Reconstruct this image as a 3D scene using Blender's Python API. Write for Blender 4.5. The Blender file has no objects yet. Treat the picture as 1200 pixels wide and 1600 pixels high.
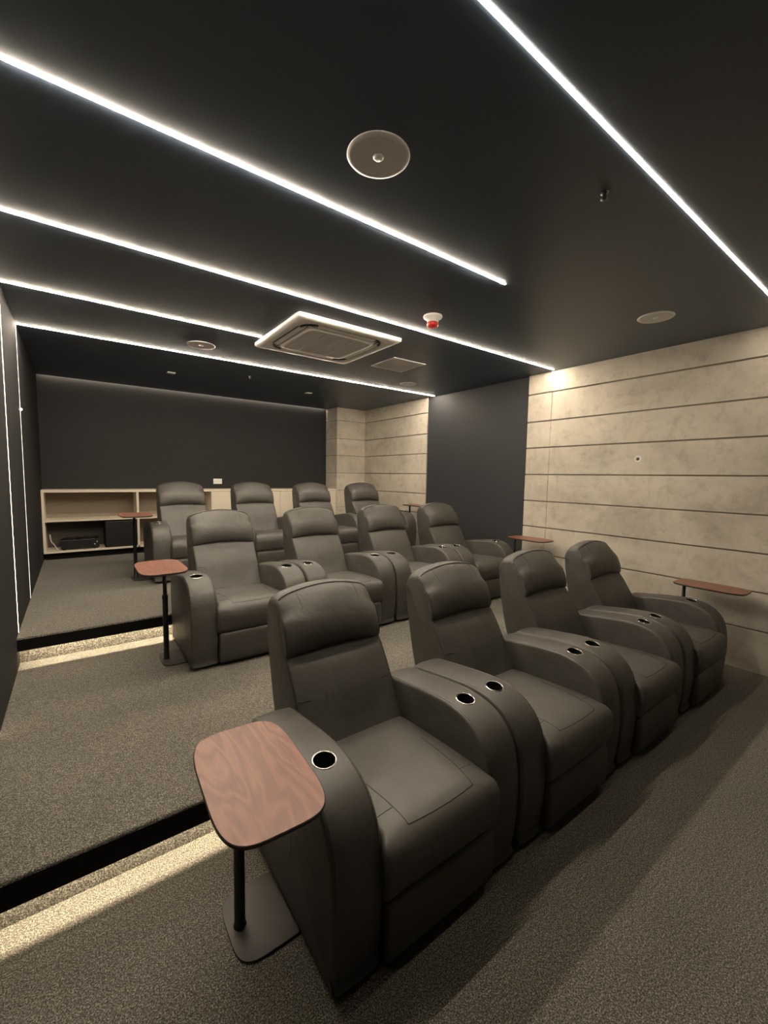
import bpy, bmesh, math, random
from mathutils import Vector, Matrix
random.seed(7)
S = bpy.context.scene
COL = S.collection
PI = math.pi

# ------------------------------------------------------------------ camera
YAW, PITCH, ROLL, FPX = math.radians(36.3785), math.radians(4.8287), math.radians(0.9573), 654.62
cy, sy = math.cos(YAW), math.sin(YAW)
f0 = Vector((sy, cy, 0)); r0 = Vector((cy, -sy, 0)); up0 = Vector((0, 0, 1))
fw = f0*math.cos(PITCH) - up0*math.sin(PITCH)
upv = up0*math.cos(PITCH) + f0*math.sin(PITCH)
rt = r0*math.cos(ROLL) + upv*math.sin(ROLL)
up2 = upv*math.cos(ROLL) - r0*math.sin(ROLL)
cd = bpy.data.cameras.new('camera'); cam = bpy.data.objects.new('camera', cd); COL.objects.link(cam)
cd.sensor_fit = 'HORIZONTAL'; cd.sensor_width = 36.0; cd.lens = FPX/1200*36.0
cd.clip_start = 0.02
cam.matrix_world = Matrix(((rt.x, up2.x, -fw.x, 0), (rt.y, up2.y, -fw.y, 0), (rt.z, up2.z, -fw.z, 1.479), (0, 0, 0, 1)))
S.camera = cam

# ------------------------------------------------------------------ world / light levels / exposure
W = bpy.data.worlds.new('world'); S.world = W; W.use_nodes = True
W.node_tree.nodes['Background'].inputs[0].default_value = (0.02, 0.02, 0.02, 1)
W.node_tree.nodes['Background'].inputs[1].default_value = 0.1
S.view_settings.view_transform = 'Standard'; S.view_settings.look = 'None'
S.view_settings.exposure = 0.0; S.view_settings.gamma = 1.0
S.view_settings.use_curve_mapping = False
LED_COL = (1.0, 0.86, 0.665)
LED_STRENGTH = 440.0       # ceiling lines
LED_WALL = 2.6           # the same lines where they run down the left wall
LED_STEP = 150.0            # strips under the step nosings
LED_COVE = 20.0             # strip in the slot above the rear wall

# ------------------------------------------------------------------ materials
def new_mat(name):
    m = bpy.data.materials.new(name); m.use_nodes = True
    nt = m.node_tree; return m, nt, nt.nodes['Principled BSDF']
def node(nt, t, **kw):
    n = nt.nodes.new(t)
    for k, v in kw.items():
        if k in n.inputs: n.inputs[k].default_value = v
        else: setattr(n, k, v)
    return n
def plain(name, col, rough=0.5, metal=0.0, spec=0.5):
    m, nt, b = new_mat(name)
    b.inputs['Base Color'].default_value = (*col, 1); b.inputs['Roughness'].default_value = rough
    b.inputs['Metallic'].default_value = metal; b.inputs['Specular IOR Level'].default_value = spec
    return m
def ramp(nt, fac, stops):
    r = nt.nodes.new('ShaderNodeValToRGB'); nt.links.new(fac, r.inputs[0])
    e = r.color_ramp.elements
    while len(e) < len(stops): e.new(0.5)
    for i, (p, c) in enumerate(stops): e[i].position = p; e[i].color = (*c, 1)
    return r
def mapped(nt, scale, coord='Object'):
    tc = nt.nodes.new('ShaderNodeTexCoord'); mp = nt.nodes.new('ShaderNodeMapping')
    nt.links.new(tc.outputs[coord], mp.inputs[0]); mp.inputs['Scale'].default_value = scale
    return mp.outputs[0]
def noise(nt, vec, scale, detail=4.0, rough=0.5, dist=0.0):
    n = nt.nodes.new('ShaderNodeTexNoise'); nt.links.new(vec, n.inputs['Vector'])
    n.inputs['Scale'].default_value = scale; n.inputs['Detail'].default_value = detail
    n.inputs['Roughness'].default_value = rough; n.inputs['Distortion'].default_value = dist
    return n
def bump(nt, b, height, strength, dist, prev=None):
    n = nt.nodes.new('ShaderNodeBump'); nt.links.new(height, n.inputs['Height'])
    n.inputs['Strength'].default_value = strength; n.inputs['Distance'].default_value = dist
    if prev: nt.links.new(prev.outputs[0], n.inputs['Normal'])
    nt.links.new(n.outputs[0], b.inputs['Normal']); return n
def mixc(nt, fac, a, b, mode='MULTIPLY'):
    n = nt.nodes.new('ShaderNodeMix'); n.data_type = 'RGBA'; n.blend_type = mode
    for s, v in ((0, fac), (6, a), (7, b)):
        if hasattr(v, 'is_linked') or hasattr(v, 'links'): nt.links.new(v, n.inputs[s])
        else: n.inputs[s].default_value = v if s == 0 else (*v, 1)
    return n.outputs[2]

def carpet_mat(name, dark, mid, light):
    m, nt, b = new_mat(name)
    v = mapped(nt, (1, 1, 1))
    n1 = noise(nt, v, 230, 2, 0.6); n2 = noise(nt, v, 75, 3, 0.6); n3 = noise(nt, v, 3.0, 3, 0.55)
    r1 = ramp(nt, n1.outputs[0], [(0.38, dark), (0.51, mid), (0.66, light)])
    r2 = ramp(nt, n2.outputs[0], [(0.35, (0.62, 0.62, 0.62)), (0.62, (1.0, 1.0, 1.0))])
    r3 = ramp(nt, n3.outputs[0], [(0.3, (0.84, 0.84, 0.84)), (0.7, (1.0, 1.0, 1.0))])
    c = mixc(nt, 1.0, r1.outputs[0], r2.outputs[0]); c = mixc(nt, 1.0, c, r3.outputs[0])
    nt.links.new(c, b.inputs['Base Color']); b.inputs['Roughness'].default_value = 0.95
    b.inputs['Specular IOR Level'].default_value = 0.1
    b.inputs['Sheen Weight'].default_value = 0.15; b.inputs['Sheen Roughness'].default_value = 0.6
    p = bump(nt, b, n2.outputs[0], 0.6, 0.008); bump(nt, b, n1.outputs[0], 0.6, 0.004, p)
    return m
M_CARPET = carpet_mat('carpet', (0.048, 0.043, 0.036), (0.142, 0.130, 0.108), (0.40, 0.37, 0.31))

def leather_mat():
    m, nt, b = new_mat('leather')
    v = mapped(nt, (1, 1, 1))
    big = noise(nt, v, 5.5, 3, 0.5, 0.5); wr = noise(nt, v, 17, 4, 0.6, 1.4)
    vor = nt.nodes.new('ShaderNodeTexVoronoi'); nt.links.new(v, vor.inputs['Vector']); vor.inputs['Scale'].default_value = 420
    r = ramp(nt, big.outputs[0], [(0.3, (0.059, 0.0545, 0.049)), (0.7, (0.078, 0.072, 0.065))])
    nt.links.new(r.outputs[0], b.inputs['Base Color'])
    b.inputs['Roughness'].default_value = 0.47; b.inputs['Specular IOR Level'].default_value = 0.5
    p = bump(nt, b, big.outputs[0], 0.28, 0.03); p = bump(nt, b, wr.outputs[0], 0.16, 0.008, p)
    bump(nt, b, vor.outputs['Distance'], 0.25, 0.0012, p)
    return m
M_LEATHER = leather_mat()
M_SEAM = plain('seam_thread', (0.016, 0.014, 0.012), 0.7)

def concrete_mat():
    m, nt, b = new_mat('board_concrete')
    v = mapped(nt, (1, 1, 1)); v2 = mapped(nt, (1.0, 0.8, 1.2))
    n1 = noise(nt, v2, 1.9, 6, 0.62, 0.4); n2 = noise(nt, v, 9, 6, 0.7); n3 = noise(nt, v, 60, 4, 0.6)
    n4 = noise(nt, mapped(nt, (1, 1.6, 0.28)), 6, 5, 0.7)
    r1 = ramp(nt, n1.outputs[0], [(0.30, (0.43, 0.385, 0.325)), (0.5, (0.58, 0.525, 0.445)), (0.70, (0.66, 0.60, 0.505))])
    r2 = ramp(nt, n2.outputs[0], [(0.30, (0.78, 0.77, 0.75)), (0.50, (1, 1, 1))])
    r4 = ramp(nt, n4.outputs[0], [(0.28, (0.84, 0.84, 0.84)), (0.42, (1, 1, 1))])
    pores = ramp(nt, n3.outputs[0], [(0.22, (0.55, 0.52, 0.48)), (0.30, (1, 1, 1))])
    c = mixc(nt, 1.0, r1.outputs[0], r2.outputs[0]); c = mixc(nt, 0.7, c, r4.outputs[0]); c = mixc(nt, 1.0, c, pores.outputs[0])
    nt.links.new(c, b.inputs['Base Color']); b.inputs['Roughness'].default_value = 0.85
    b.inputs['Specular IOR Level'].default_value = 0.25
    p = bump(nt, b, n2.outputs[0], 0.25, 0.01); bump(nt, b, n3.outputs[0], 0.2, 0.002, p)
    return m
M_CONC = concrete_mat()
M_GROOVE = plain('concrete_groove', (0.26, 0.235, 0.195), 0.9, 0, 0.1)

def paint_mat(name, col, rough, spec, bs=0.12):
    m, nt, b = new_mat(name)
    v = mapped(nt, (1, 1, 1)); n = noise(nt, v, 1.3, 4, 0.5); n2 = noise(nt, v, 150, 3, 0.6)
    r = ramp(nt, n.outputs[0], [(0.3, tuple(c*0.90 for c in col)), (0.7, col)])
    nt.links.new(r.outputs[0], b.inputs['Base Color'])
    b.inputs['Roughness'].default_value = rough; b.inputs['Specular IOR Level'].default_value = spec
    bump(nt, b, n2.outputs[0], bs, 0.001)
    return m
M_CEIL = paint_mat('ceiling_charcoal_paint', (0.072, 0.098, 0.142), 0.42, 0.45)
M_WALLD = paint_mat('wall_charcoal_paint', (0.038, 0.039, 0.043), 0.6, 0.4)
M_WALLL = paint_mat('left_wall_paint', (0.020, 0.020, 0.021), 0.75, 0.2)
M_WALLB = paint_mat('rear_wall_paint', (0.025, 0.025, 0.026), 0.65, 0.3)
M_BLACK = plain('black_board', (0.006, 0.0055, 0.005), 0.8, 0, 0.15)
M_VOID = plain('recess_black', (0.004, 0.004, 0.004), 0.9, 0, 0.1)
M_LAM = paint_mat('cream_laminate', (0.78, 0.69, 0.57), 0.5, 0.35, 0.03)
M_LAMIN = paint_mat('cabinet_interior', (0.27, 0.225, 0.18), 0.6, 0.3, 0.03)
M_WHITE = plain('white_plastic', (0.92, 0.90, 0.88), 0.45)
M_WHITE2 = plain('white_grille', (0.84, 0.83, 0.82), 0.6)
M_SHADOWGAP = plain('shadow_gap', (0.03, 0.03, 0.03), 0.6)  # near-black colour painted in as the shade inside vent slots and wall hole
M_RED = plain('red_plastic', (0.62, 0.03, 0.02), 0.35)
M_CHROME = plain('chrome', (0.50, 0.48, 0.45), 0.22, 1.0)
M_CUP = plain('black_cup', (0.008, 0.008, 0.008), 0.35)
M_METAL = plain('black_metal', (0.022, 0.021, 0.020), 0.38, 0.4)
M_PLATE = plain('dark_plate', (0.050, 0.044, 0.040), 0.55, 0.2)
M_EQUIP = plain('black_equipment', (0.012, 0.012, 0.012), 0.4)
M_SILV = plain('silver_metal', (0.6, 0.6, 0.6), 0.25, 1.0)
M_CABLE = plain('white_cable', (0.6, 0.58, 0.54), 0.5)
def emit(name, strength, col=LED_COL):
    m, nt, b = new_mat(name)
    b.inputs['Base Color'].default_value = (0.8, 0.8, 0.8, 1)
    b.inputs['Emission Color'].default_value = (*col, 1); b.inputs['Emission Strength'].default_value = strength
    return m
M_LED = emit('led_diffuser', LED_STRENGTH)
M_LEDF = emit('led_diffuser_front', LED_STRENGTH*0.15)
M_LEDW = emit('led_wall_diffuser', LED_WALL*4.5, (1.0, 0.80, 0.52))
M_LEDW2 = emit('led_wall_diffuser_dim', LED_WALL*1.2, (1.0, 0.86, 0.70))
M_LEDS = emit('led_step', LED_STEP, (1.0, 0.84, 0.58))
M_LEDC = emit('led_cove', LED_COVE)
M_DOME = emit('dome_emission', 60, (1.0, 0.8, 0.72))
def walnut():
    m, nt, b = new_mat('walnut')
    v = mapped(nt, (7.0, 1.6, 3.0)); n = noise(nt, v, 1.5, 2, 0.5, 0.6)
    w = nt.nodes.new('ShaderNodeTexWave'); w.wave_type = 'BANDS'; w.bands_direction = 'X'
    mul = nt.nodes.new('ShaderNodeVectorMath'); mul.operation = 'MULTIPLY_ADD'
    cmb = nt.nodes.new('ShaderNodeCombineXYZ'); nt.links.new(n.outputs[0], cmb.inputs[0])
    nt.links.new(cmb.outputs[0], mul.inputs[0]); mul.inputs[1].default_value = (4.2, 0, 0); nt.links.new(v, mul.inputs[2])
    nt.links.new(mul.outputs[0], w.inputs['Vector']); w.inputs['Scale'].default_value = 0.55
    w.inputs['Distortion'].default_value = 1.2; w.inputs['Detail'].default_value = 3; w.inputs['Detail Scale'].default_value = 1.6
    f = noise(nt, mapped(nt, (130, 6, 60)), 1.0, 3, 0.6)
    r = ramp(nt, w.outputs[0], [(0.0, (0.170, 0.068, 0.046)), (0.45, (0.205, 0.083, 0.056)), (1.0, (0.240, 0.100, 0.067))])
    rf = ramp(nt, f.outputs[0], [(0.35, (0.80, 0.78, 0.76)), (0.6, (1, 1, 1))])
    c = mixc(nt, 0.8, r.outputs[0], rf.outputs[0]); nt.links.new(c, b.inputs['Base Color'])
    b.inputs['Roughness'].default_value = 0.5; b.inputs['Specular IOR Level'].default_value = 0.3
    b.inputs['Coat Weight'].default_value = 0.3; b.inputs['Coat Roughness'].default_value = 0.28
    bump(nt, b, f.outputs[0], 0.05, 0.001)
    return m
M_WALNUT = walnut()
M_EDGE = plain('dark_table_edge', (0.030, 0.020, 0.015), 0.5)

# ------------------------------------------------------------------ mesh helpers
def link(name, me, parent=None, loc=(0, 0, 0)):
    o = bpy.data.objects.new(name, me); COL.objects.link(o); o.location = loc
    if parent: o.parent = parent
    return o
def build(name, bm, mats, parent=None, smooth=False, loc=(0, 0, 0), angle=None):
    me = bpy.data.meshes.new(name)
    bmesh.ops.recalc_face_normals(bm, faces=bm.faces)
    bm.to_mesh(me); bm.free()
    for m in (mats if isinstance(mats, (list, tuple)) else [mats]): me.materials.append(m)
    if smooth: me.polygons.foreach_set('use_smooth', [True]*len(me.polygons))
    if angle: me.set_sharp_from_angle(angle=math.radians(angle))
    return link(name, me, parent, loc)
def box(bm, x0, x1, y0, y1, z0, z1, mi=0, bev=0.0, seg=2):
    t = bmesh.new()
    bmesh.ops.create_cube(t, size=1)
    for v in t.verts:
        v.co = Vector(((x0+x1)/2 + v.co.x*(x1-x0), (y0+y1)/2 + v.co.y*(y1-y0), (z0+z1)/2 + v.co.z*(z1-z0)))
    if bev: bmesh.ops.bevel(t, geom=t.edges[:], offset=bev, segments=seg, profile=0.5, affect='EDGES')
    merge(bm, t, mi)
def merge(bm, t, mi=0):
    vm = {}
    for v in t.verts: vm[v] = bm.verts.new(v.co)
    for f in t.faces:
        try:
            g = bm.faces.new([vm[v] for v in f.verts]); g.material_index = mi; g.smooth = f.smooth
        except ValueError: pass
    t.free()
def lathe(bm, prof, n=32, mi=0, c=(0, 0, 0), mat=None, cap=False):
    rings = []
    for r, z in prof:
        ring = []
        for i in range(n):
            a = 2*PI*i/n; p = Vector((r*math.cos(a), r*math.sin(a), z))
            if mat: p = mat @ p
            ring.append(bm.verts.new(p + Vector(c)))
        rings.append(ring)
    for a, b in zip(rings, rings[1:]):
        for i in range(n):
            f = bm.faces.new((a[i], a[(i+1) % n], b[(i+1) % n], b[i])); f.material_index = mi; f.smooth = True
    if cap:
        for ring in (rings[0], rings[-1]):
            f = bm.faces.new(ring); f.material_index = mi
def tube(bm, pts, r, n=6, mi=0):
    pts = [Vector(p) for p in pts]; rings = []
    up = Vector((0.31, 0.2, 0.93))
    for i, p in enumerate(pts):
        d = (pts[min(i+1, len(pts)-1)] - pts[max(i-1, 0)])
        if d.length < 1e-9: d = Vector((0, 0, 1))
        d.normalize(); s = d.cross(up)
        if s.length < 1e-3: s = d.cross(Vector((1, 0, 0)))
        s.normalize(); u = s.cross(d)
        rings.append([bm.verts.new(p + s*r*math.cos(2*PI*k/n) + u*r*math.sin(2*PI*k/n)) for k in range(n)])
    for a, b in zip(rings, rings[1:]):
        for i in range(n):
            f = bm.faces.new((a[i], a[(i+1) % n], b[(i+1) % n], b[i])); f.material_index = mi; f.smooth = True
    for ring in (rings[0], rings[-1]):
        f = bm.faces.new(ring); f.material_index = mi
def spline(pts, per=6, closed=True):
    out = []; n = len(pts)
    rng = range(n) if closed else range(n-1)
    for i in rng:
        if closed: p = [pts[(i+k) % n] for k in (-1, 0, 1, 2)]
        else: p = [pts[max(i-1, 0)], pts[i], pts[i+1], pts[min(i+2, n-1)]]
        for k in range(per):
            t = k/per; t2 = t*t; t3 = t2*t
            out.append(tuple(0.5*((2*p[1][d]) + (-p[0][d]+p[2][d])*t + (2*p[0][d]-5*p[1][d]+4*p[2][d]-p[3][d])*t2
                             + (-p[0][d]+3*p[1][d]-3*p[2][d]+p[3][d])*t3) for d in range(len(p[0]))))
    if not closed: out.append(tuple(pts[-1]))
    return out
def offset(poly, d):
    """inward offset of a closed (y,z) polygon by d"""
    n = len(poly)
    A = sum(poly[i][0]*poly[(i+1) % n][1]-poly[(i+1) % n][0]*poly[i][1] for i in range(n))
    s = 1 if A > 0 else -1; out = []
    for i in range(n):
        a = poly[i-1]; b = poly[(i+1) % n]
        tx, ty = b[0]-a[0], b[1]-a[1]; L = math.hypot(tx, ty) or 1
        out.append((poly[i][0] - s*ty/L*d, poly[i][1] + s*tx/L*d))
    return out
def loft(bm, stations, mi=0):
    """stations: list of (x, closed polygon [(y,z)...]) -> skin with capped ends"""
    rings = []
    for x, poly in stations:
        rings.append([bm.verts.new((x if not callable(x) else x(y, z), y, z)) for y, z in poly])
    n = len(rings[0])
    for a, b in zip(rings, rings[1:]):
        for i in range(n):
            f = bm.faces.new((a[i], a[(i+1) % n], b[(i+1) % n], b[i])); f.material_index = mi; f.smooth = True
    for ring in (rings[0], rings[-1]):
        c = sum((v.co for v in ring), Vector())/n; cv = bm.verts.new(c)
        for i in range(n):
            f = bm.faces.new((ring[i], ring[(i+1) % n], cv)); f.material_index = mi; f.smooth = True
def rounded_stations(x0, x1, r, proffn, steps=6, mid=6, bulge=0.0, capin=0.035):
    """x stations with rounded ends; proffn(t) gives polygon, t in -1..1"""
    xc = (x0+x1)/2; h = (x1-x0)/2; st = []
    def t_of(x): return (x-xc)/h
    st.append((x0-bulge, r+capin))
    for k in range(steps+1):
        a = PI/2*k/steps; st.append((x0 + r*(1-math.sin(a)), r*(1-math.cos(a))) if False else (x0 + r*(1-math.cos(a)), r*(1-math.sin(a))))
    for k in range(1, mid): st.append((x0+r + (x1-x0-2*r)*k/mid, 0.0))
    for k in range(steps, -1, -1):
        a = PI/2*k/steps; st.append((x1 - r*(1-math.cos(a)), r*(1-math.sin(a))))
    st.append((x1+bulge, r+capin))
    return [(x, offset(proffn(max(-1, min(1, t_of(x)))), d)) for x, d in st]

def struct(name, bm, m, smooth=False):
    o = build(name, bm, m, None, smooth); o['kind'] = 'structure'; return o
def thing(name, label, cat, loc=(0, 0, 0), rz=0.0, group=None):
    o = bpy.data.objects.new(name, None); COL.objects.link(o); o.location = loc; o.rotation_euler = (0, 0, rz)
    o.empty_display_size = 0.1
    o['label'] = label; o['category'] = cat
    if group: o['group'] = group
    return o
def tag(o, label, cat, group=None):
    o['label'] = label; o['category'] = cat
    if group: o['group'] = group
    return o
def dup(root, loc, label, rz=None, group=None):
    r = root.copy(); COL.objects.link(r); r.location = loc; r['label'] = label
    if rz is not None: r.rotation_euler = (0, 0, rz)
    if group: r['group'] = group
    for ch in list(root.children):
        c = ch.copy(); COL.objects.link(c); c.parent = r
        for g in list(ch.children):
            d = g.copy(); COL.objects.link(d); d.parent = c
    return r

# ------------------------------------------------------------------ room dimensions
XL, XR = -0.340, 4.224
H = 2.649
YF, YB = -2.6, 6.75
Z2, Z3 = 0.205, 0.405
N2, R2 = 1.650, 1.712      # nosing and riser of the middle tier
N3, R3 = 3.480, 3.585      # nosing and riser of the rear tier
PY0, PY1 = 2.976, 4.711    # dark wall panel in the concrete wall
CX, CY = 3.655, 6.362      # concrete column

# ------------------------------------------------------------------ floors
bm = bmesh.new(); box(bm, XL, XR+0.05, YF, R2+0.02, -0.08, 0.0); struct('floor', bm, M_CARPET)
def tier(name, y0, yr, y1, z, zprev):
    bm = bmesh.new()
    # carpet wrapped over the rounded nosing
    n = 6; top = []
    prof = [(y1, z)]
    r = 0.012
    for k in range(n+1):
        a = PI/2*k/n; prof.append((y0 + r - r*math.sin(a), z - r + r*math.cos(a)))
    prof += [(y0, z-0.0125), (y0+0.013, z-0.0125), (y0+0.013, z-0.012), (yr, z-0.020), (yr, zprev-0.03), (y1, zprev-0.03)]
    vs = [[bm.verts.new((x, y, zz)) for y, zz in prof] for x in (XL, XR+0.05)]
    m = len(prof)
    for i in range(m): bm.faces.new((vs[0][i], vs[0][(i+1) % m], vs[1][(i+1) % m], vs[1][i]))
    bm.faces.new(vs[0]); bm.faces.new(vs[1])
    return struct(name, bm, M_CARPET)
tier('floor_middle', N2, R2, R3+0.02, Z2, 0.0)
tier('floor_back', N3, R3, YB+0.05, Z3, Z2)
bm = bmesh.new(); box(bm, XL, XR, N2+0.001, N2+0.012, Z2-0.098, Z2-0.012); struct('trim_1', bm, M_BLACK)
bm = bmesh.new(); box(bm, XL, XR, N3+0.001, N3+0.012, Z3-0.087, Z3-0.012); struct('trim_2', bm, M_BLACK)

# ------------------------------------------------------------------ walls
GZ = [0.332, 0.632, 0.935, 1.231, 1.530, 1.831, 2.122, 2.430]
def board_bands(bm, plane, a0, a1, c, z0, z1, depth=0.06, flip=1, joints=()):
    """cast boards with recessed horizontal joints; plane 'x' -> wall at x=c spanning y a0..a1"""
    zs = [z0] + [g for g in GZ if z0 < g < z1] + [z1]; g = 0.0065
    cuts = [a0] + [j for j in joints] + [a1]
    for i in range(len(zs)-1):
        lo = zs[i] + (g if i > 0 else 0); hi = zs[i+1] - (g if i < len(zs)-2 else 0)
        for k in range(len(cuts)-1):
            s = cuts[k] + (0.0012 if k > 0 else 0); e = cuts[k+1] - (0.0012 if k < len(cuts)-2 else 0)
            off = random.uniform(-0.0015, 0.0015)
            if plane == 'x': box(bm, c+off, c+depth, s, e, lo, hi, 0, 0.0025, 1)
            else: box(bm, s, e, c+off, c+depth, lo, hi, 0, 0.003, 1)
    if plane == 'x': box(bm, c+0.012, c+depth+0.01, a0+0.002, a1-0.002, z0, z1, 1)
    else: box(bm, a0+0.002, a1-0.002, c+0.012, c+depth+0.01, z0, z1, 1)
bm = bmesh.new(); board_bands(bm, 'x', YF, PY0, XR, -0.02, H+0.03, joints=(0.1, 2.68)); struct('wall_right', bm, [M_CONC, M_GROOVE])
bm = bmesh.new(); board_bands(bm, 'x', PY1, YB, XR+0.012, Z3-0.02, H+0.03); struct('wall_right.001', bm, [M_CONC, M_GROOVE])
bm = bmesh.new(); box(bm, XR+0.030, XR+0.10, PY0-0.01, PY1+0.01, 0.0, H+0.03); struct('wall_right.002', bm, M_WALLD)
# column at the rear right corner
bm = bmesh.new()
zs = [Z3-0.02] + [g for g in GZ if g > Z3] + [H+0.03]
for i in range(len(zs)-1):
    box(bm, CX, XR+0.03, CY, YB+0.02, zs[i]+(0.0035 if i else 0), zs[i+1]-0.0035, 0, 0.004, 1)
box(bm, CX+0.01, XR+0.03, CY+0.01, YB+0.02, Z3-0.02, H+0.03, 1)
struct('wall_column', bm, [M_CONC, M_GROOVE])
bm = bmesh.new(); box(bm, XL-0.1, XR+0.1, YB, YB+0.08, 0.0, H+0.16); struct('wall_back', bm, M_WALLB)
bm = bmesh.new(); box(bm, XL-0.08, XL, YF, YB, -0.02, H+0.05); struct('wall_left', bm, M_WALLL)
bm = bmesh.new(); box(bm, XL-0.1, XR+0.1, YF-0.08, YF, -0.08, H+0.05); struct('wall_front', bm, M_WALLD)
# ceiling: stops short of the rear wall, leaving the light slot
SL = YB-0.055
bm = bmesh.new()
box(bm, XL-0.08, XR+0.1, YF-0.08, SL, H, H+0.08)
box(bm, CX-0.01, XR+0.1, SL-0.01, YB+0.05, H, H+0.08)
box(bm, XL-0.08, XR+0.1, SL-0.15, YB+0.08, H+0.15, H+0.20)
struct('ceiling', bm, M_CEIL)

# ------------------------------------------------------------------ LED lines
def led_profile(bm, x0, x1, y0, y1, z0, z1):
    box(bm, x0, x1, y0, y1, z0, z1, 0, 0.0012, 2)
G_LED = 'recessed light lines across the ceiling'
def ceiling_line(y, x1, label, wall=True, zw=None, w=0.0046, mat=None, x0=None):
    t = thing('light_strip', label, 'light strip', (0, y, H), 0, G_LED)
    bm = bmesh.new(); led_profile(bm, XL if x0 is None else x0, x1, -w, w, -0.0026, 0.0005); build('diffuser', bm, mat or M_LED, t)
    if wall:
        bm = bmesh.new(); led_profile(bm, XL-0.0015, XL+0.0010, -0.004, 0.004, zw-H+0.002, -0.006); build('wall_diffuser', bm, M_LEDW2 if y > 4 else M_LEDW, t)
    return t
ceiling_line(0.778, XR, 'bright ceiling light line at the upper right, nearest the camera and reaching the concrete wall', False, 0.0, 0.0070, M_LEDF)
ceiling_line(1.702, 2.132, 'bright ceiling light line that stops in mid-ceiling beside the round speaker', False, 0.0)
ceiling_line(2.640, 4.165, 'long ceiling light line passing in front of the air conditioner to the concrete wall', True, Z2)
ceiling_line(3.606, 1.345, 'ceiling light line that ends at the white air conditioner', True, Z3)
t4 = ceiling_line(4.545, 4.212, 'rearmost ceiling light line ending at the dark wall panel', True, Z3)
bm = bmesh.new(); lathe(bm, [(0.0001, 0.010), (0.006, 0.008), (0.009, 0.003), (0.009, 0.0)], 12, mat=Matrix.Rotation(PI/2, 3, 'Y'), c=(XL+0.003, 0, 1.975-H))
build('glow_dome', bm, M_DOME, t4, True)  # small emissive dome added for a bright spot on the wall line
def step_led(y, z, w, x1, label):
    bm = bmesh.new(); box(bm, XL+0.01, x1, y-w, y+w, z-0.004, z+0.004, 0)
    tag(build('step_light', bm, M_LEDS), label, 'light strip', 'step lights under the carpeted nosings')
step_led(N2+0.036, Z2-0.050, 0.006, XR-0.01, 'warm light strip hidden under the nosing of the nearer step')
step_led(N3+0.032, Z3-0.030, 0.006, XR-0.01, 'warm light strip hidden under the nosing of the farther step')
bm = bmesh.new(); box(bm, XL+0.02, CX-0.03, SL+0.001, SL+0.006, H+0.02, H+0.05)
tag(build('cove_light', bm, M_LEDC), 'dim light strip in the slot above the dark rear wall', 'light strip')

# ------------------------------------------------------------------ recliner
HW = 0.4105      # half width
AW = 0.170       # arm width
IN = HW-AW       # inner face of the arms
ARM = [(-0.012, 0.012), (-0.034, 0.06), (-0.046, 0.16), (-0.049, 0.28), (-0.042, 0.37), (-0.026, 0.445), (0.004, 0.500), (0.050, 0.542),
       (0.115, 0.569), (0.205, 0.581), (0.34, 0.570), (0.50, 0.546), (0.600, 0.530), (0.632, 0.505), (0.640, 0.44), (0.640, 0.25), (0.635, 0.04), (0.615, 0.012), (0.30, 0.010)]
ARMP = spline(ARM, 5)
def top_z(y):
    best = 0
    for i in range(len(ARMP)):
        a, b = ARMP[i], ARMP[(i+1) % len(ARMP)]
        if (a[0]-y)*(b[0]-y) <= 0 and a[0] != b[0]:
            best = max(best, a[1]+(b[1]-a[1])*(y-a[0])/(b[0]-a[0]))
    return best
CUPY = 0.172
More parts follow.
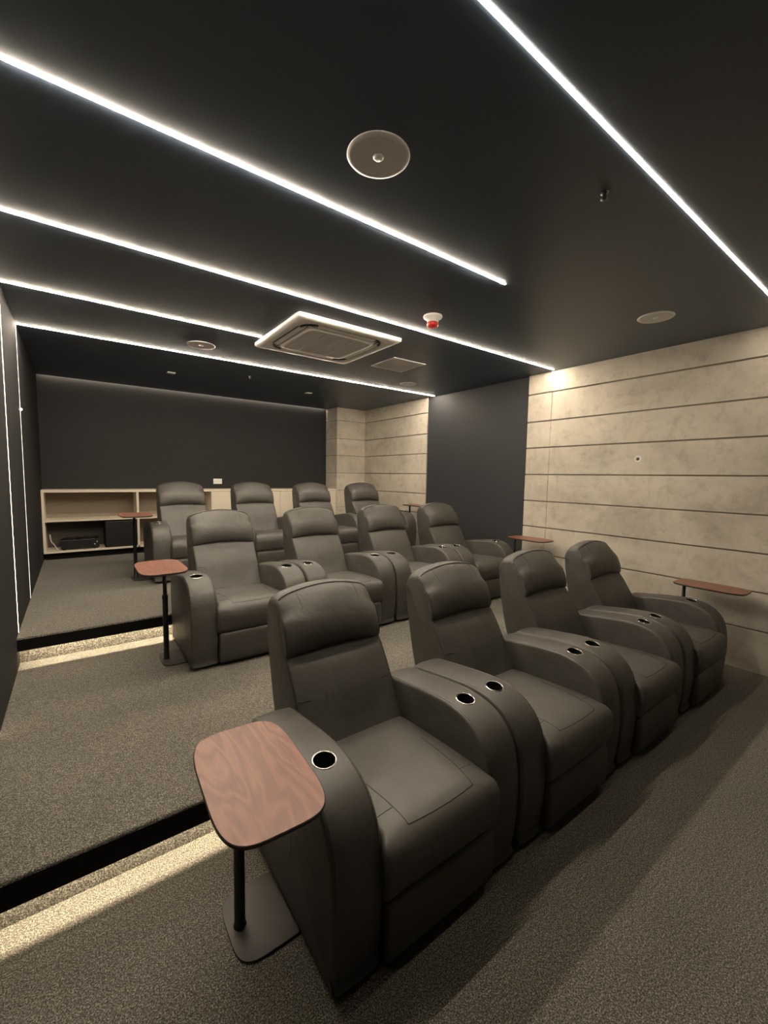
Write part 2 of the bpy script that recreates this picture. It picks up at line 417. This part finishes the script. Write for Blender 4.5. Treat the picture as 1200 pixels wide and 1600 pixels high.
def arm_mesh(side):
    x0, x1 = (IN, HW) if side > 0 else (-HW, -IN)
    bm = bmesh.new()
    st = rounded_stations(x0, x1, 0.013, lambda t: ARMP, 5, 6, 0.002, 0.006)
    # gentle crown across the arm
    st2 = []
    for x, poly in st:
        t = (x-(x0+x1)/2)/(AW/2); d = 0.007*t*t
        st2.append((x, offset(poly, d)))
    loft(bm, st2)
    for v in bm.verts:       # outer face draws in a little towards the floor
        k = max(0.0, (0.30-v.co.z)/0.30)
        if side*v.co.x > IN+0.02: v.co.x -= side*0.008*k*((side*v.co.x-IN)/AW)
    bmesh.ops.recalc_face_normals(bm, faces=bm.faces)
    if bm.calc_volume(signed=True) < 0: bmesh.ops.reverse_faces(bm, faces=bm.faces)
    me = bpy.data.meshes.new('t'); bm.to_mesh(me); bm.free()
    o = link('t', me)
    cb = bmesh.new(); cz = top_z(CUPY)-0.006
    lathe(cb, [(0.0355, -0.075), (0.0355, 0.05)], 40, mat=CUPROT, c=(side*(IN+AW/2), CUPY, cz), cap=True)
    bmesh.ops.recalc_face_normals(cb, faces=cb.faces)
    if cb.calc_volume(signed=True) < 0: bmesh.ops.reverse_faces(cb, faces=cb.faces)
    cm = bpy.data.meshes.new('c'); cb.to_mesh(cm); cb.free(); co = link('c', cm)
    md = o.modifiers.new('b', 'BOOLEAN'); md.object = co; md.operation = 'DIFFERENCE'; md.solver = 'EXACT'
    dg = bpy.context.evaluated_depsgraph_get()
    res = bpy.data.meshes.new_from_object(o.evaluated_get(dg))
    bpy.data.objects.remove(o); bpy.data.objects.remove(co)
    bm = bmesh.new(); bm.from_mesh(res)
    for f in bm.faces: f.smooth = True
    # welts along the inner and outer top edges, stitched seam on the outer panel
    for xe in (x0+0.0125, x1-0.0125):
        pts = []
        for (y, z) in offset(ARMP, 0.0052):
            if z > 0.05 and y < 0.62 and not (z < 0.2 and y > 0.3): pts.append((y, z))
        pts.sort(key=lambda p: (math.atan2(p[1]-0.2, p[0]-0.35)))
        pts = [p for p in pts if math.atan2(p[1]-0.2, p[0]-0.35) > 0.85] + [p for p in pts if math.atan2(p[1]-0.2, p[0]-0.35) < -2.5][0:0]
        pp = []
        for (y, z) in pts:
            x = xe
            k = max(0.0, (0.30-z)/0.30)
            if side*x > IN+0.02: x -= side*0.008*k*((side*x-IN)/AW)
            pp.append((x, y, z))
        tube(bm, pp, 0.0018, 5, 1)
    xo = side*(HW+0.0015)
    pts = [(xo-side*0.008, 0.19, top_z(0.19)-0.03), (xo, 0.20, 0.50), (xo, 0.225, 0.40), (xo-side*0.002, 0.24, 0.25), (xo-side*0.008, 0.24, 0.15), (xo-side*0.015, 0.24, 0.05)]
    tube(bm, spline(pts, 5, False), 0.0016, 5, 1)
    me = bpy.data.meshes.new('armrest'); bm.to_mesh(me); bm.free()
    me.materials.clear(); me.materials.append(M_LEATHER); me.materials.append(M_SEAM)
    me.set_sharp_from_angle(angle=math.radians(42))
    return me
_dz = (top_z(CUPY+0.02)-top_z(CUPY-0.02))/0.04
CUPROT = Matrix.Rotation(math.atan(_dz), 3, 'X')

def crest(t):
    e = max(0.0, abs(t)-0.78)/0.22
    return 0.934 + 0.043*(1-t*t) - 0.016*e*e
def back_profile(t):
    arch = 1-t*t; ct = crest(t)
    p = [(0.440, 0.330), (0.470, 0.385), (0.515-0.004*arch, 0.460), (0.570-0.014*arch, 0.560), (0.626-0.014*arch, 0.650), (0.662-0.004*arch, 0.700),
         (0.678, 0.745), (0.706, 0.805), (0.742, 0.875), (0.770, ct-0.022), (0.800, ct-0.003), (0.836, ct-0.001), (0.868, ct-0.014), (0.890, ct-0.055), (0.893, 0.840), (0.875, 0.700),
         (0.846, 0.560), (0.815, 0.450), (0.770, 0.340), (0.700, 0.250), (0.600, 0.220), (0.480, 0.260)]
    return spline(p, 4)
def head_front(t):
    zc = 0.698 + 0.022*(1-t*t); ct = crest(t); b = 0.032*(1-t**6)
    return [(0.678, zc), (0.663-b*0.25, zc+0.010), (0.662-b*0.60, zc+0.046), (0.678-b*0.90, zc+0.096), (0.704-b*1.00, zc+0.146),
            (0.736-b*0.85, ct-0.062), (0.762-b*0.40, ct-0.024), (0.784, ct-0.003), (0.806, ct+0.0015)]
def head_profile(t):
    ct = crest(t)
    return spline(head_front(t) + [(0.815, ct-0.02), (0.800, 0.87), (0.760, 0.80), (0.71, 0.735)], 4)
def surf_y(prof, z):
    """front (smallest y) of a profile at height z"""
    best = 9
    for i in range(len(prof)):
        a, b = prof[i], prof[(i+1) % len(prof)]
        if (a[1]-z)*(b[1]-z) <= 0 and a[1] != b[1]: best = min(best, a[0]+(b[0]-a[0])*(z-a[1])/(b[1]-a[1]))
    return best
def backrest_mesh():
    bm = bmesh.new()
    loft(bm, rounded_stations(-0.244, 0.244, 0.016, back_profile, 5, 12, 0.001, 0.004))
    for s in (-1, 1):
        pts = []
        for k in range(16):
            z = 0.46+0.235*k/15; pts.append((s*0.2405, surf_y(back_profile(0.95), z)+0.0052, z))
        tube(bm, pts, 0.0014, 5, 1)
        zz = 0.553; yy = surf_y(back_profile(0.8), zz)
        tube(bm, spline([(s*0.240, yy+0.004, zz+0.004), (s*0.222, yy-0.0005, zz+0.002), (s*0.200, yy-0.001, zz), (s*0.175, surf_y(back_profile(0.7), zz-0.004), zz-0.004)], 5, False), 0.0012, 5, 1)
    return bm
def headrest_mesh():
    bm = bmesh.new()
    loft(bm, rounded_stations(-0.2425, 0.2425, 0.012, head_profile, 5, 14, 0.000, 0.003))
    pts = []
    for k in range(0, 41):
        t = -0.95+1.90*k/40; ct = crest(t)
        pts.append((t*0.2425, 0.7805, ct-0.0018))
    tube(bm, pts, 0.0020, 5, 1)
    for s in (-1, 1):
        pts = []
        for k in range(18):
            z = 0.715+0.205*k/17; pts.append((s*0.2395, surf_y(head_profile(0.97), z)+0.0040, z))
        tube(bm, pts, 0.0014, 5, 1)
        q = []
        for k in range(8):
            z = crest(0.62)-0.006-0.060*k/7; q.append((s*(0.150-0.004*k/7), surf_y(head_profile(0.61), z)+0.0004, z))
        tube(bm, q, 0.0010, 5, 1)
    return bm
def seat_profile(t):
    a = 1-t**4
    p = [(-0.030, 0.228), (-0.066, 0.245), (-0.080-0.004*a, 0.300), (-0.082-0.004*a, 0.350), (-0.070, 0.388+0.002*a), (-0.036, 0.410+0.006*a), (0.02, 0.417+0.012*a),
         (0.14, 0.414+0.016*a), (0.30, 0.404+0.012*a), (0.44, 0.394+0.004*a), (0.52, 0.370), (0.52, 0.28), (0.30, 0.25), (0.10, 0.235)]
    return spline(p, 5)
def seat_mesh():
    bm = bmesh.new()
    loft(bm, rounded_stations(-0.2385, 0.2385, 0.018, seat_profile, 6, 12, 0.0, 0.01))
    for v in bm.verts:       # ears of the cushion swell slightly in front of the arms
        if v.co.y < -0.02 and abs(v.co.x) > 0.20: v.co.x *= 1.0+0.055*min(1, (-0.02-v.co.y)/0.03)
    def zt(y, x): 
        t = x/0.2385; pr = seat_profile(t); best = 0
        for i in range(len(pr)):
            a, b = pr[i], pr[(i+1) % len(pr)]
            if (a[0]-y)*(b[0]-y) <= 0 and a[0] != b[0]: best = max(best, a[1]+(b[1]-a[1])*(y-a[0])/(b[0]-a[0]))
        return best
    fr = [(-0.145+0.29*k/20) for k in range(21)]
    tube(bm, [(x, -0.036+0.016*abs(x/0.145)**2*0-0.006*(1-(x/0.145)**2), zt(-0.036-0.006*(1-(x/0.145)**2), x)) for x in fr], 0.0016, 5, 1)
    for s in (-1, 1):
        tube(bm, [(s*(0.145+0.028*k/12), -0.036+0.30*k/12, zt(-0.036+0.30*k/12, s*(0.145+0.028*k/12))) for k in range(13)], 0.0015, 5, 1)
        tube(bm, [(s*(0.150+0.075*k/6), 0.035-0.0*k, zt(0.035, s*(0.150+0.075*k/6))-(0.0008)) for k in range(6)], 0.0017, 5, 1)
    return bm
def foot_profile(t):
    p = [(-0.030, 0.022), (-0.058, 0.028), (-0.070-0.004*(1-t*t), 0.070), (-0.072-0.006*(1-t*t), 0.140), (-0.068-0.003*(1-t*t), 0.200), (-0.055, 0.227), (-0.02, 0.228), (0.02, 0.20), (0.02, 0.05)]
    return spline(p, 5)
def cup_mesh():
    bm = bmesh.new()
    lathe(bm, [(0.0001, -0.062), (0.030, -0.062), (0.0335, -0.056), (0.0345, 0.002)], 40, 0)
    lathe(bm, [(0.0345, 0.0005), (0.0350, 0.0030), (0.0370, 0.0044), (0.0395, 0.0040), (0.0420, 0.0016), (0.0425, -0.004)], 40, 1)
    return bm

_ra = arm_mesh(1)
_la = _ra.copy()
_b = bmesh.new(); _b.from_mesh(_la)
for _v in _b.verts: _v.co.x *= -1
bmesh.ops.reverse_faces(_b, faces=_b.faces); _b.to_mesh(_la); _b.free()
_la.set_sharp_from_angle(angle=math.radians(42))
ARM_ME = {1: _ra, -1: _la}
def make_recliner():
    t = thing('recliner', 'x', 'recliner', (0, 0, 0), 0, 'black leather cinema recliners in three rows')
    bm = bmesh.new(); box(bm, -IN+0.004, IN-0.004, 0.03, 0.615, 0.05, 0.30, 0, 0.01, 2)
    build('base_frame', bm, M_BLACK, t)
    for sx in (-1, 1):
        for yy in (0.05, 0.58):
            bm = bmesh.new(); lathe(bm, [(0.018, 0.0), (0.020, 0.004), (0.020, 0.02)], 16, c=(sx*(HW-0.085), yy, 0), cap=True)
            build('foot', bm, M_BLACK, t)
    bm = bmesh.new(); loft(bm, rounded_stations(-0.236, 0.236, 0.014, foot_profile, 4, 8, 0, 0.005)); build('footrest', bm, [M_LEATHER, M_SEAM], t)
    build('seat_cushion', seat_mesh(), [M_LEATHER, M_SEAM], t)
    build('backrest', backrest_mesh(), [M_LEATHER, M_SEAM], t)
    build('headrest', headrest_mesh(), [M_LEATHER, M_SEAM], t)
    for s in (-1, 1):
        a = link('armrest', ARM_ME[s], t)
        c = build('cup_holder', cup_mesh(), [M_CUP, M_CHROME], a, loc=(s*(IN+AW/2), CUPY, top_z(CUPY)-0.0045))
        c.rotation_euler = CUPROT.to_euler(); c['label'] = 'black cup holder with a chrome ring'
    return t
P = 0.8333
BX, BY = 0.932, 0.950
rows = [(0.0, 0.0, 0.0), (0.032, 1.887, Z2), (0.051, 3.582, Z3)]
LAB = [
 ['black leather recliner nearest the camera, beside the large walnut table', 'second black recliner from the near end of the front row',
  'third black recliner from the near end of the front row', 'black front row recliner at the far end, next to the concrete wall'],
 ['black middle row recliner at the left end, behind the small walnut table', 'second black recliner from the left in the middle row',
  'third black recliner from the left in the middle row', 'black middle row recliner at the right end, before the dark wall panel'],
 ['black rear row recliner at the left end, before the open cabinet shelves', 'second black recliner from the left in the rear row',
  'third black recliner from the left in the rear row', 'black rear row recliner at the right end, before the concrete corner']]
proto = make_recliner(); first = True
for r, (dx, dy, dz) in enumerate(rows):
    for k in range(4):
        loc = (BX+dx+k*P, BY+dy, dz)
        lab = LAB[r][k]
        if first: proto.location = loc; proto['label'] = lab; first = False
        else: dup(proto, loc, lab)

# ------------------------------------------------------------------ side tables
def superell(a, b, n, k=72):
    out = []
    for i in range(k):
        th = 2*PI*i/k; c, s = math.cos(th), math.sin(th)
        out.append((a*abs(c)**(2/n)*(1 if c >= 0 else -1), b*abs(s)**(2/n)*(1 if s >= 0 else -1)))
    return out
def slab(bm, poly, z0, z1, r=0.003, mi=(0, 1), c=(0, 0)):
    def ring(d, z): return [bm.verts.new((x+c[0], y+c[1], z)) for x, y in offset(poly, d)]
    rs = [ring(r, z0), ring(0, z0+r), ring(0, z1-r*0.5), ring(r*0.5, z1)]
    n = len(poly)
    for j, (a, b) in enumerate(zip(rs, rs[1:])):
        for i in range(n):
            f = bm.faces.new((a[i], a[(i+1) % n], b[(i+1) % n], b[i])); f.material_index = mi[1]
    f = bm.faces.new(rs[0]); f.material_index = mi[1]
    f = bm.faces.new(rs[-1]); f.material_index = mi[0]
def make_table(zt, label, loc, side, topoff, topc=(0.137, 0.235), rz=0.0, group='walnut side tables at the ends of the rows'):
    """pole at the thing's origin; side=+1 means the chair is on +x"""
    t = thing('side_table', label, 'side table', loc, 0, group)
    bm = bmesh.new(); slab(bm, superell(0.128, 0.130, 4.2), 0.0, 0.008, 0.002, (0, 0), c=(side*0.088, -0.005)); build('base_plate', bm, M_PLATE, t)
    bm = bmesh.new(); lathe(bm, [(0.0001, 0.455), (0.0145, 0.455), (0.0185, 0.450), (0.0190, 0.430), (0.0172, 0.425), (0.0172, 0.014), (0.021, 0.010), (0.021, 0.008)], 24)
    build('pole', bm, M_METAL, t)
    bm = bmesh.new(); lathe(bm, [(0.0125, 0.44), (0.0125, zt-0.018), (0.0001, zt-0.018)], 24); build('inner_pole', bm, M_METAL, t)
    bm = bmesh.new(); box(bm, -0.035, 0.035, -0.10, 0.022, zt-0.019, zt-0.0125, 0, 0.002, 1); build('mounting_plate', bm, M_METAL, t)
    bm = bmesh.new(); slab(bm, superell(topc[0], topc[1], 4.2), zt-0.0125, zt, 0.004)
    o = build('tabletop', bm, [M_WALNUT, M_EDGE], t, loc=(topoff[0], topoff[1], 0)); o.rotation_euler = (0, 0, rz)
    return t
make_table(0.665, 'walnut-topped side table with a black pole beside the nearest recliner, the largest in view', (0.382, 1.277, 0), 1, (-0.012, -0.196), rz=-0.04)
make_table(0.675, 'walnut-topped side table standing beside the middle row at its left end', (0.461, 3.110, Z2), 1, (-0.040, -0.130))
make_table(0.665, 'dark walnut side table at the left end of the rear row, before the open shelves', (0.462, 4.860, Z3), 1, (0.0, -0.13))
make_table(0.665, 'walnut side table between the front row and the concrete wall', (3.985, 1.250, 0), -1, (0.005, -0.175))
make_table(0.628, 'dark walnut side table at the right end of the middle row, before the dark panel', (4.010, 2.92, Z2), -1, (-0.04, -0.22))
make_table(0.665, 'thin side table mostly hidden behind the right end of the rear row', (4.030, 4.82, Z3), -1, (0.0, -0.17))

# ------------------------------------------------------------------ rear cabinet
cb0, ct0, cf, cbk = 0.490, 1.255, 6.362, 6.745
t = thing('media_cabinet', 'long low cream cabinet with open shelves and doors along the dark rear wall', 'cabinet', (0, 0, 0))
bm = bmesh.new()
box(bm, XL+0.005, CX-0.002, cf, cbk, ct0-0.032, ct0, 0, 0.002, 1)
build('countertop', bm, M_LAM, t)
bm = bmesh.new()
for x in (XL+0.005, 0.640, 1.580): box(bm, x, x+0.026, cf+0.004, cbk, cb0, ct0-0.033, 0, 0.001, 1)
box(bm, CX-0.026, CX-0.002, cf+0.02, cbk, cb0, ct0-0.033)
box(bm, XL+0.031, 1.580, cf+0.004, cbk, cb0, cb0+0.022)
box(bm, 1.606, CX-0.026, cf+0.024, cbk, cb0, cb0+0.022)
build('carcass', bm, M_LAM, t)
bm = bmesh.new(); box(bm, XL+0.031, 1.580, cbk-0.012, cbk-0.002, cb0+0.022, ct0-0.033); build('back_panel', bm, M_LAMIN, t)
for a, b in ((XL+0.032, 0.639), (0.667, 1.579)):
    bm = bmesh.new(); box(bm, a, b, cf+0.006, cbk-0.012, 0.868, 0.890, 0, 0.001, 1); build('shelf', bm, M_LAM, t)
dw = (CX-0.004-1.600)/4
for k in range(4):
    bm = bmesh.new(); box(bm, 1.600+k*dw+0.002, 1.600+(k+1)*dw-0.002, cf+0.002, cf+0.020, cb0+0.002, ct0-0.036, 0, 0.002, 2); build('door', bm, M_LAM, t)
bm = bmesh.new(); box(bm, XL+0.02, CX-0.02, cf+0.06, cbk-0.02, Z3, cb0-0.001); build('plinth', bm, M_BLACK, t)
bm = bmesh.new(); box(bm, XL+0.033, 0.638, cbk-0.020, cbk-0.0125, cb0+0.022, 0.868); build('lower_back_panel', bm, plain('dark_panel', (0.10, 0.09, 0.08), 0.7), t)  # darker sheet over the back of the lower left bay
# equipment in the lower left bay
zf = cb0+0.022
t = thing('amplifier', 'low black amplifier with silver knobs in the lower left cabinet bay', 'amplifier', (0.02, 6.40, zf))
bm = bmesh.new(); box(bm, -0.19, 0.20, 0.0, 0.30, 0.012, 0.125, 0, 0.005, 2); build('casing', bm, M_EQUIP, t)
for x in (0.15, 0.175):
    bm = bmesh.new(); lathe(bm, [(0.0001, 0.02), (0.011, 0.02), (0.012, 0.0)], 16, mat=Matrix.Rotation(PI/2, 3, 'X'), c=(x, 0.0, 0.055+(x-0.15)*1.2)); build('knob', bm, M_SILV, t)
for x in (-0.16, 0.17):
    bm = bmesh.new(); lathe(bm, [(0.015, 0), (0.015, 0.012)], 12, c=(x, 0.03, 0), cap=True); build('foot', bm, M_BLACK, t)
t = thing('subwoofer', 'black box subwoofer beside the amplifier in the lower left cabinet bay', 'speaker', (0.455, 6.395, zf))
bm = bmesh.new(); box(bm, -0.175, 0.175, 0.0, 0.31, 0.0, 0.345, 0, 0.006, 2); build('casing', bm, M_BLACK, t)
bm = bmesh.new(); box(bm, -0.165, 0.165, -0.010, 0.0, 0.010, 0.335, 0, 0.004, 2); build('front_grille', bm, M_EQUIP, t)
bm = bmesh.new(); tube(bm, spline([(-0.272, 6.43, zf+0.20), (-0.262, 6.425, zf+0.12), (-0.235, 6.42, zf+0.075), (-0.205, 6.415, zf+0.02), (-0.185, 6.41, zf+0.006)], 6, False), 0.006, 8)
tag(build('cable', bm, M_CABLE), 'white cable hanging at the left end of the lower cabinet bay', 'cable')
bm = bmesh.new(); tube(bm, spline([(-0.20, 6.44, zf+0.135), (-0.12, 6.46, zf+0.150), (-0.02, 6.50, zf+0.132), (0.08, 6.45, zf+0.150), (0.17, 6.47, zf+0.133)], 6, False), 0.007, 8)
tag(build('cable', bm, M_EQUIP), 'black cable lying on top of the amplifier', 'cable')

# ------------------------------------------------------------------ small fixtures
t = thing('wall_socket', 'white socket plate on the dark rear wall above the cabinet', 'socket', (1.771, YB, 1.364))
bm = bmesh.new(); box(bm, -0.064, 0.064, -0.008, 0.0, -0.040, 0.040, 0, 0.003, 2); build('cover_plate', bm, M_WHITE, t)
for x in (-0.028, 0.028):
    bm = bmesh.new(); box(bm, x-0.018, x+0.018, -0.010, -0.007, -0.014, 0.014, 0, 0.002, 1); build('insert', bm, M_WHITE2, t)
def speaker(x, y, r, label):
    t = thing('ceiling_speaker', label, 'speaker', (x, y, H), 0, 'round white ceiling speakers')
    bm = bmesh.new(); lathe(bm, [(r-0.001, 0.0), (r, -0.002), (r-0.003, -0.005), (r*0.86, -0.006), (r*0.80, -0.004)], 64); build('rim', bm, M_WHITE, t)
    bm = bmesh.new(); lathe(bm, [(r*0.81, -0.0045), (r*0.5, -0.0052), (0.0001, -0.0055)], 64); build('grille', bm, M_WHITE2, t)
    bm = bmesh.new(); lathe(bm, [(r*0.17, -0.005), (r*0.165, -0.008), (r*0.10, -0.011), (0.0001, -0.012)], 32); build('centre_cap', bm, M_WHITE, t)
speaker(0.938, 1.344, 0.116, 'large round white ceiling speaker nearest the camera')
speaker(3.392, 1.363, 0.116, 'round white ceiling speaker near the top of the concrete wall')
speaker(0.972, 4.176, 0.122, 'round white ceiling speaker left of the air conditioner')
speaker(3.432, 4.188, 0.108, 'small looking round white ceiling speaker beyond the square grille')
# cassette air conditioner
t = thing('air_conditioner', 'square white cassette air conditioner set in the dark ceiling', 'air conditioner', (1.807, 3.345, H))
A = 0.475
bm = bmesh.new()
def ringsq(bm, a, z, n=6.0, k=96):
    return [bm.verts.new((x, y, z)) for x, y in superell(a, a, n, k)]
def bridge(bm, a, b, mi=0):
    n = len(a)
    for i in range(n):
        f = bm.faces.new((a[i], a[(i+1) % n], b[(i+1) % n], b[i])); f.material_index = mi; f.smooth = True
r1 = ringsq(bm, A, 0.0, 40); r2 = ringsq(bm, A, -0.022, 40); r3 = ringsq(bm, A-0.010, -0.030, 30); r4 = ringsq(bm, A-0.075, -0.036, 9); r5 = ringsq(bm, A-0.088, -0.026, 8)
for a, b in ((r1, r2), (r2, r3), (r3, r4), (r4, r5)): bridge(bm, a, b)
f = bm.faces.new(r5); f.material_index = 0
build('fascia', bm, [M_WHITE, M_SHADOWGAP], t, False)
for k in range(4):       # four air outlets with louvre flaps and dark slots
    R = Matrix.Rotation(k*PI/2, 4, 'Z')
    bm = bmesh.new(); box(bm, -0.270, 0.270, A-0.150, A-0.098, -0.033, -0.0265, 0, 0.004, 2)
    bmesh.ops.transform(bm, matrix=R, verts=bm.verts); build('louvre', bm, M_WHITE, t)
    bm = bmesh.new(); box(bm, -0.330, 0.330, A-0.158, A-0.1515, -0.0285, -0.0262)
    box(bm, -0.26, 0.26, A-0.0965, A-0.0915, -0.0300, -0.0262)
    bmesh.ops.transform(bm, matrix=R, verts=bm.verts); build('air_slot', bm, M_SHADOWGAP, t)
    bm = bmesh.new()
    for q in range(9):
        a0 = PI/4 - 0.62 + 1.24*q/8
        pass
    pts = [(A-0.215+0.105*math.cos(a), A-0.215+0.105*math.sin(a), -0.027) for a in [PI/4-0.75+1.5*i/12 for i in range(13)]]
    tube(bm, pts, 0.010, 8); bmesh.ops.transform(bm, matrix=R, verts=bm.verts); build('corner_slot', bm, M_SHADOWGAP, t, True)
bm = bmesh.new(); g1 = ringsq(bm, 0.318, -0.0262, 12); g2 = ringsq(bm, 0.312, -0.040, 12); g3 = ringsq(bm, 0.285, -0.043, 12); g4 = ringsq(bm, 0.280, -0.038, 12)
for a, b in ((g1, g2), (g2, g3), (g3, g4)): bridge(bm, a, b)
bm.faces.new(g4)
build('grille_frame', bm, M_WHITE, t)
bm = bmesh.new()
for k in range(5):
    y = -0.275 + 0.55*k/4
    if 0 < k < 4: box(bm, y-0.005, y+0.005, -0.275, 0.275, -0.0425, -0.0382)
for k in range(30):
    y = -0.268+0.536*k/29; box(bm, -0.275, 0.275, y-0.0035, y+0.0035, -0.0415, -0.0378)
build('grille', bm, M_WHITE2, t)
# return air grille
t = thing('ceiling_grille', 'square flat white grille beside the air conditioner', 'vent', (2.768, 3.555, H))
bm = bmesh.new(); a = 0.208
for (x0, x1, y0, y1) in ((-a, a, -a, -a+0.02), (-a, a, a-0.02, a), (-a, -a+0.02, -a+0.02, a-0.02), (a-0.02, a, -a+0.02, a-0.02)): box(bm, x0, x1, y0, y1, -0.008, 0, 0, 0.002, 1)
build('frame', bm, M_WHITE, t)
bm = bmesh.new(); box(bm, -a+0.02, a-0.02, -a+0.02, a-0.02, -0.004, 0)
for k in range(24):
    y = -a+0.028+(2*a-0.056)*k/23; box(bm, -a+0.02, a-0.02, y-0.004, y+0.004, -0.007, -0.0035)
build('mesh', bm, M_WHITE2, t)
# fire detector
t = thing('fire_detector', 'white ceiling fire detector with a red lower ring', 'detector', (2.142, 2.348, H))
bm = bmesh.new(); lathe(bm, [(0.068, 0), (0.070, -0.006), (0.066, -0.014), (0.052, -0.022), (0.042, -0.034), (0.040, -0.046), (0.0001, -0.046)], 40); build('housing', bm, M_WHITE, t)
bm = bmesh.new(); lathe(bm, [(0.036, -0.044), (0.041, -0.050), (0.042, -0.064), (0.036, -0.076), (0.024, -0.082), (0.0001, -0.083)], 40); build('beacon_lens', bm, M_RED, t)
# small square spots, sprinkler, sensor
for (x, y, lab) in ((0.951, 5.535, 'small square white ceiling fitting at the left, near the dark rear wall'), (2.724, 5.560, 'small square white ceiling fitting near the concrete column')):
    t = thing('ceiling_spot', lab, 'ceiling spot', (x, y, H), 0, 'small square ceiling fittings')
    bm = bmesh.new(); box(bm, -0.042, 0.042, -0.042, 0.042, -0.006, 0, 0, 0.002, 1); build('housing', bm, M_WHITE, t)
    bm = bmesh.new(); box(bm, -0.024, 0.024, -0.024, 0.024, -0.0075, -0.0055, 0, 0.001, 1); build('lens', bm, M_WHITE2, t)
def sprinkler(x, y, label, m):
    t = thing('ceiling_sprinkler', label, 'sprinkler', (x, y, H), 0)
    bm = bmesh.new(); lathe(bm, [(0.017, 0), (0.017, -0.004), (0.009, -0.007), (0.008, -0.020), (0.0001, -0.020)], 24); build('socket', bm, m, t)
    bm = bmesh.new(); lathe(bm, [(0.0001, -0.024), (0.014, -0.026), (0.015, -0.027), (0.0001, -0.028)], 16); 
    box(bm, -0.011, -0.009, -0.002, 0.002, -0.026, -0.004); box(bm, 0.009, 0.011, -0.002, 0.002, -0.026, -0.004)
    build('deflector', bm, m, t)
sprinkler(1.785, 0.940, 'small dark sprinkler head in the ceiling right of the large speaker', M_EQUIP)
sprinkler(1.725, 5.09, 'tiny sprinkler head in the ceiling behind the rearmost light line', M_SILV)
# patched conduit hole in the concrete wall
t = thing('conduit_hole', 'small round patched hole in the middle of the concrete wall', 'wall hole', (XR-0.0015, 1.765, 1.680))
RY = Matrix.Rotation(-PI/2, 3, 'Y')
bm = bmesh.new(); lathe(bm, [(0.034, -0.001), (0.030, 0.002), (0.014, 0.002), (0.013, -0.001)], 24, mat=RY); build('mortar_patch', bm, plain('mortar', (0.72, 0.68, 0.6), 0.9), t)
bm = bmesh.new(); lathe(bm, [(0.0135, 0.0005), (0.0001, 0.0005)], 20, mat=RY); build('opening', bm, M_SHADOWGAP, t)  # flat dark disc, the shade inside the hole put into its colour
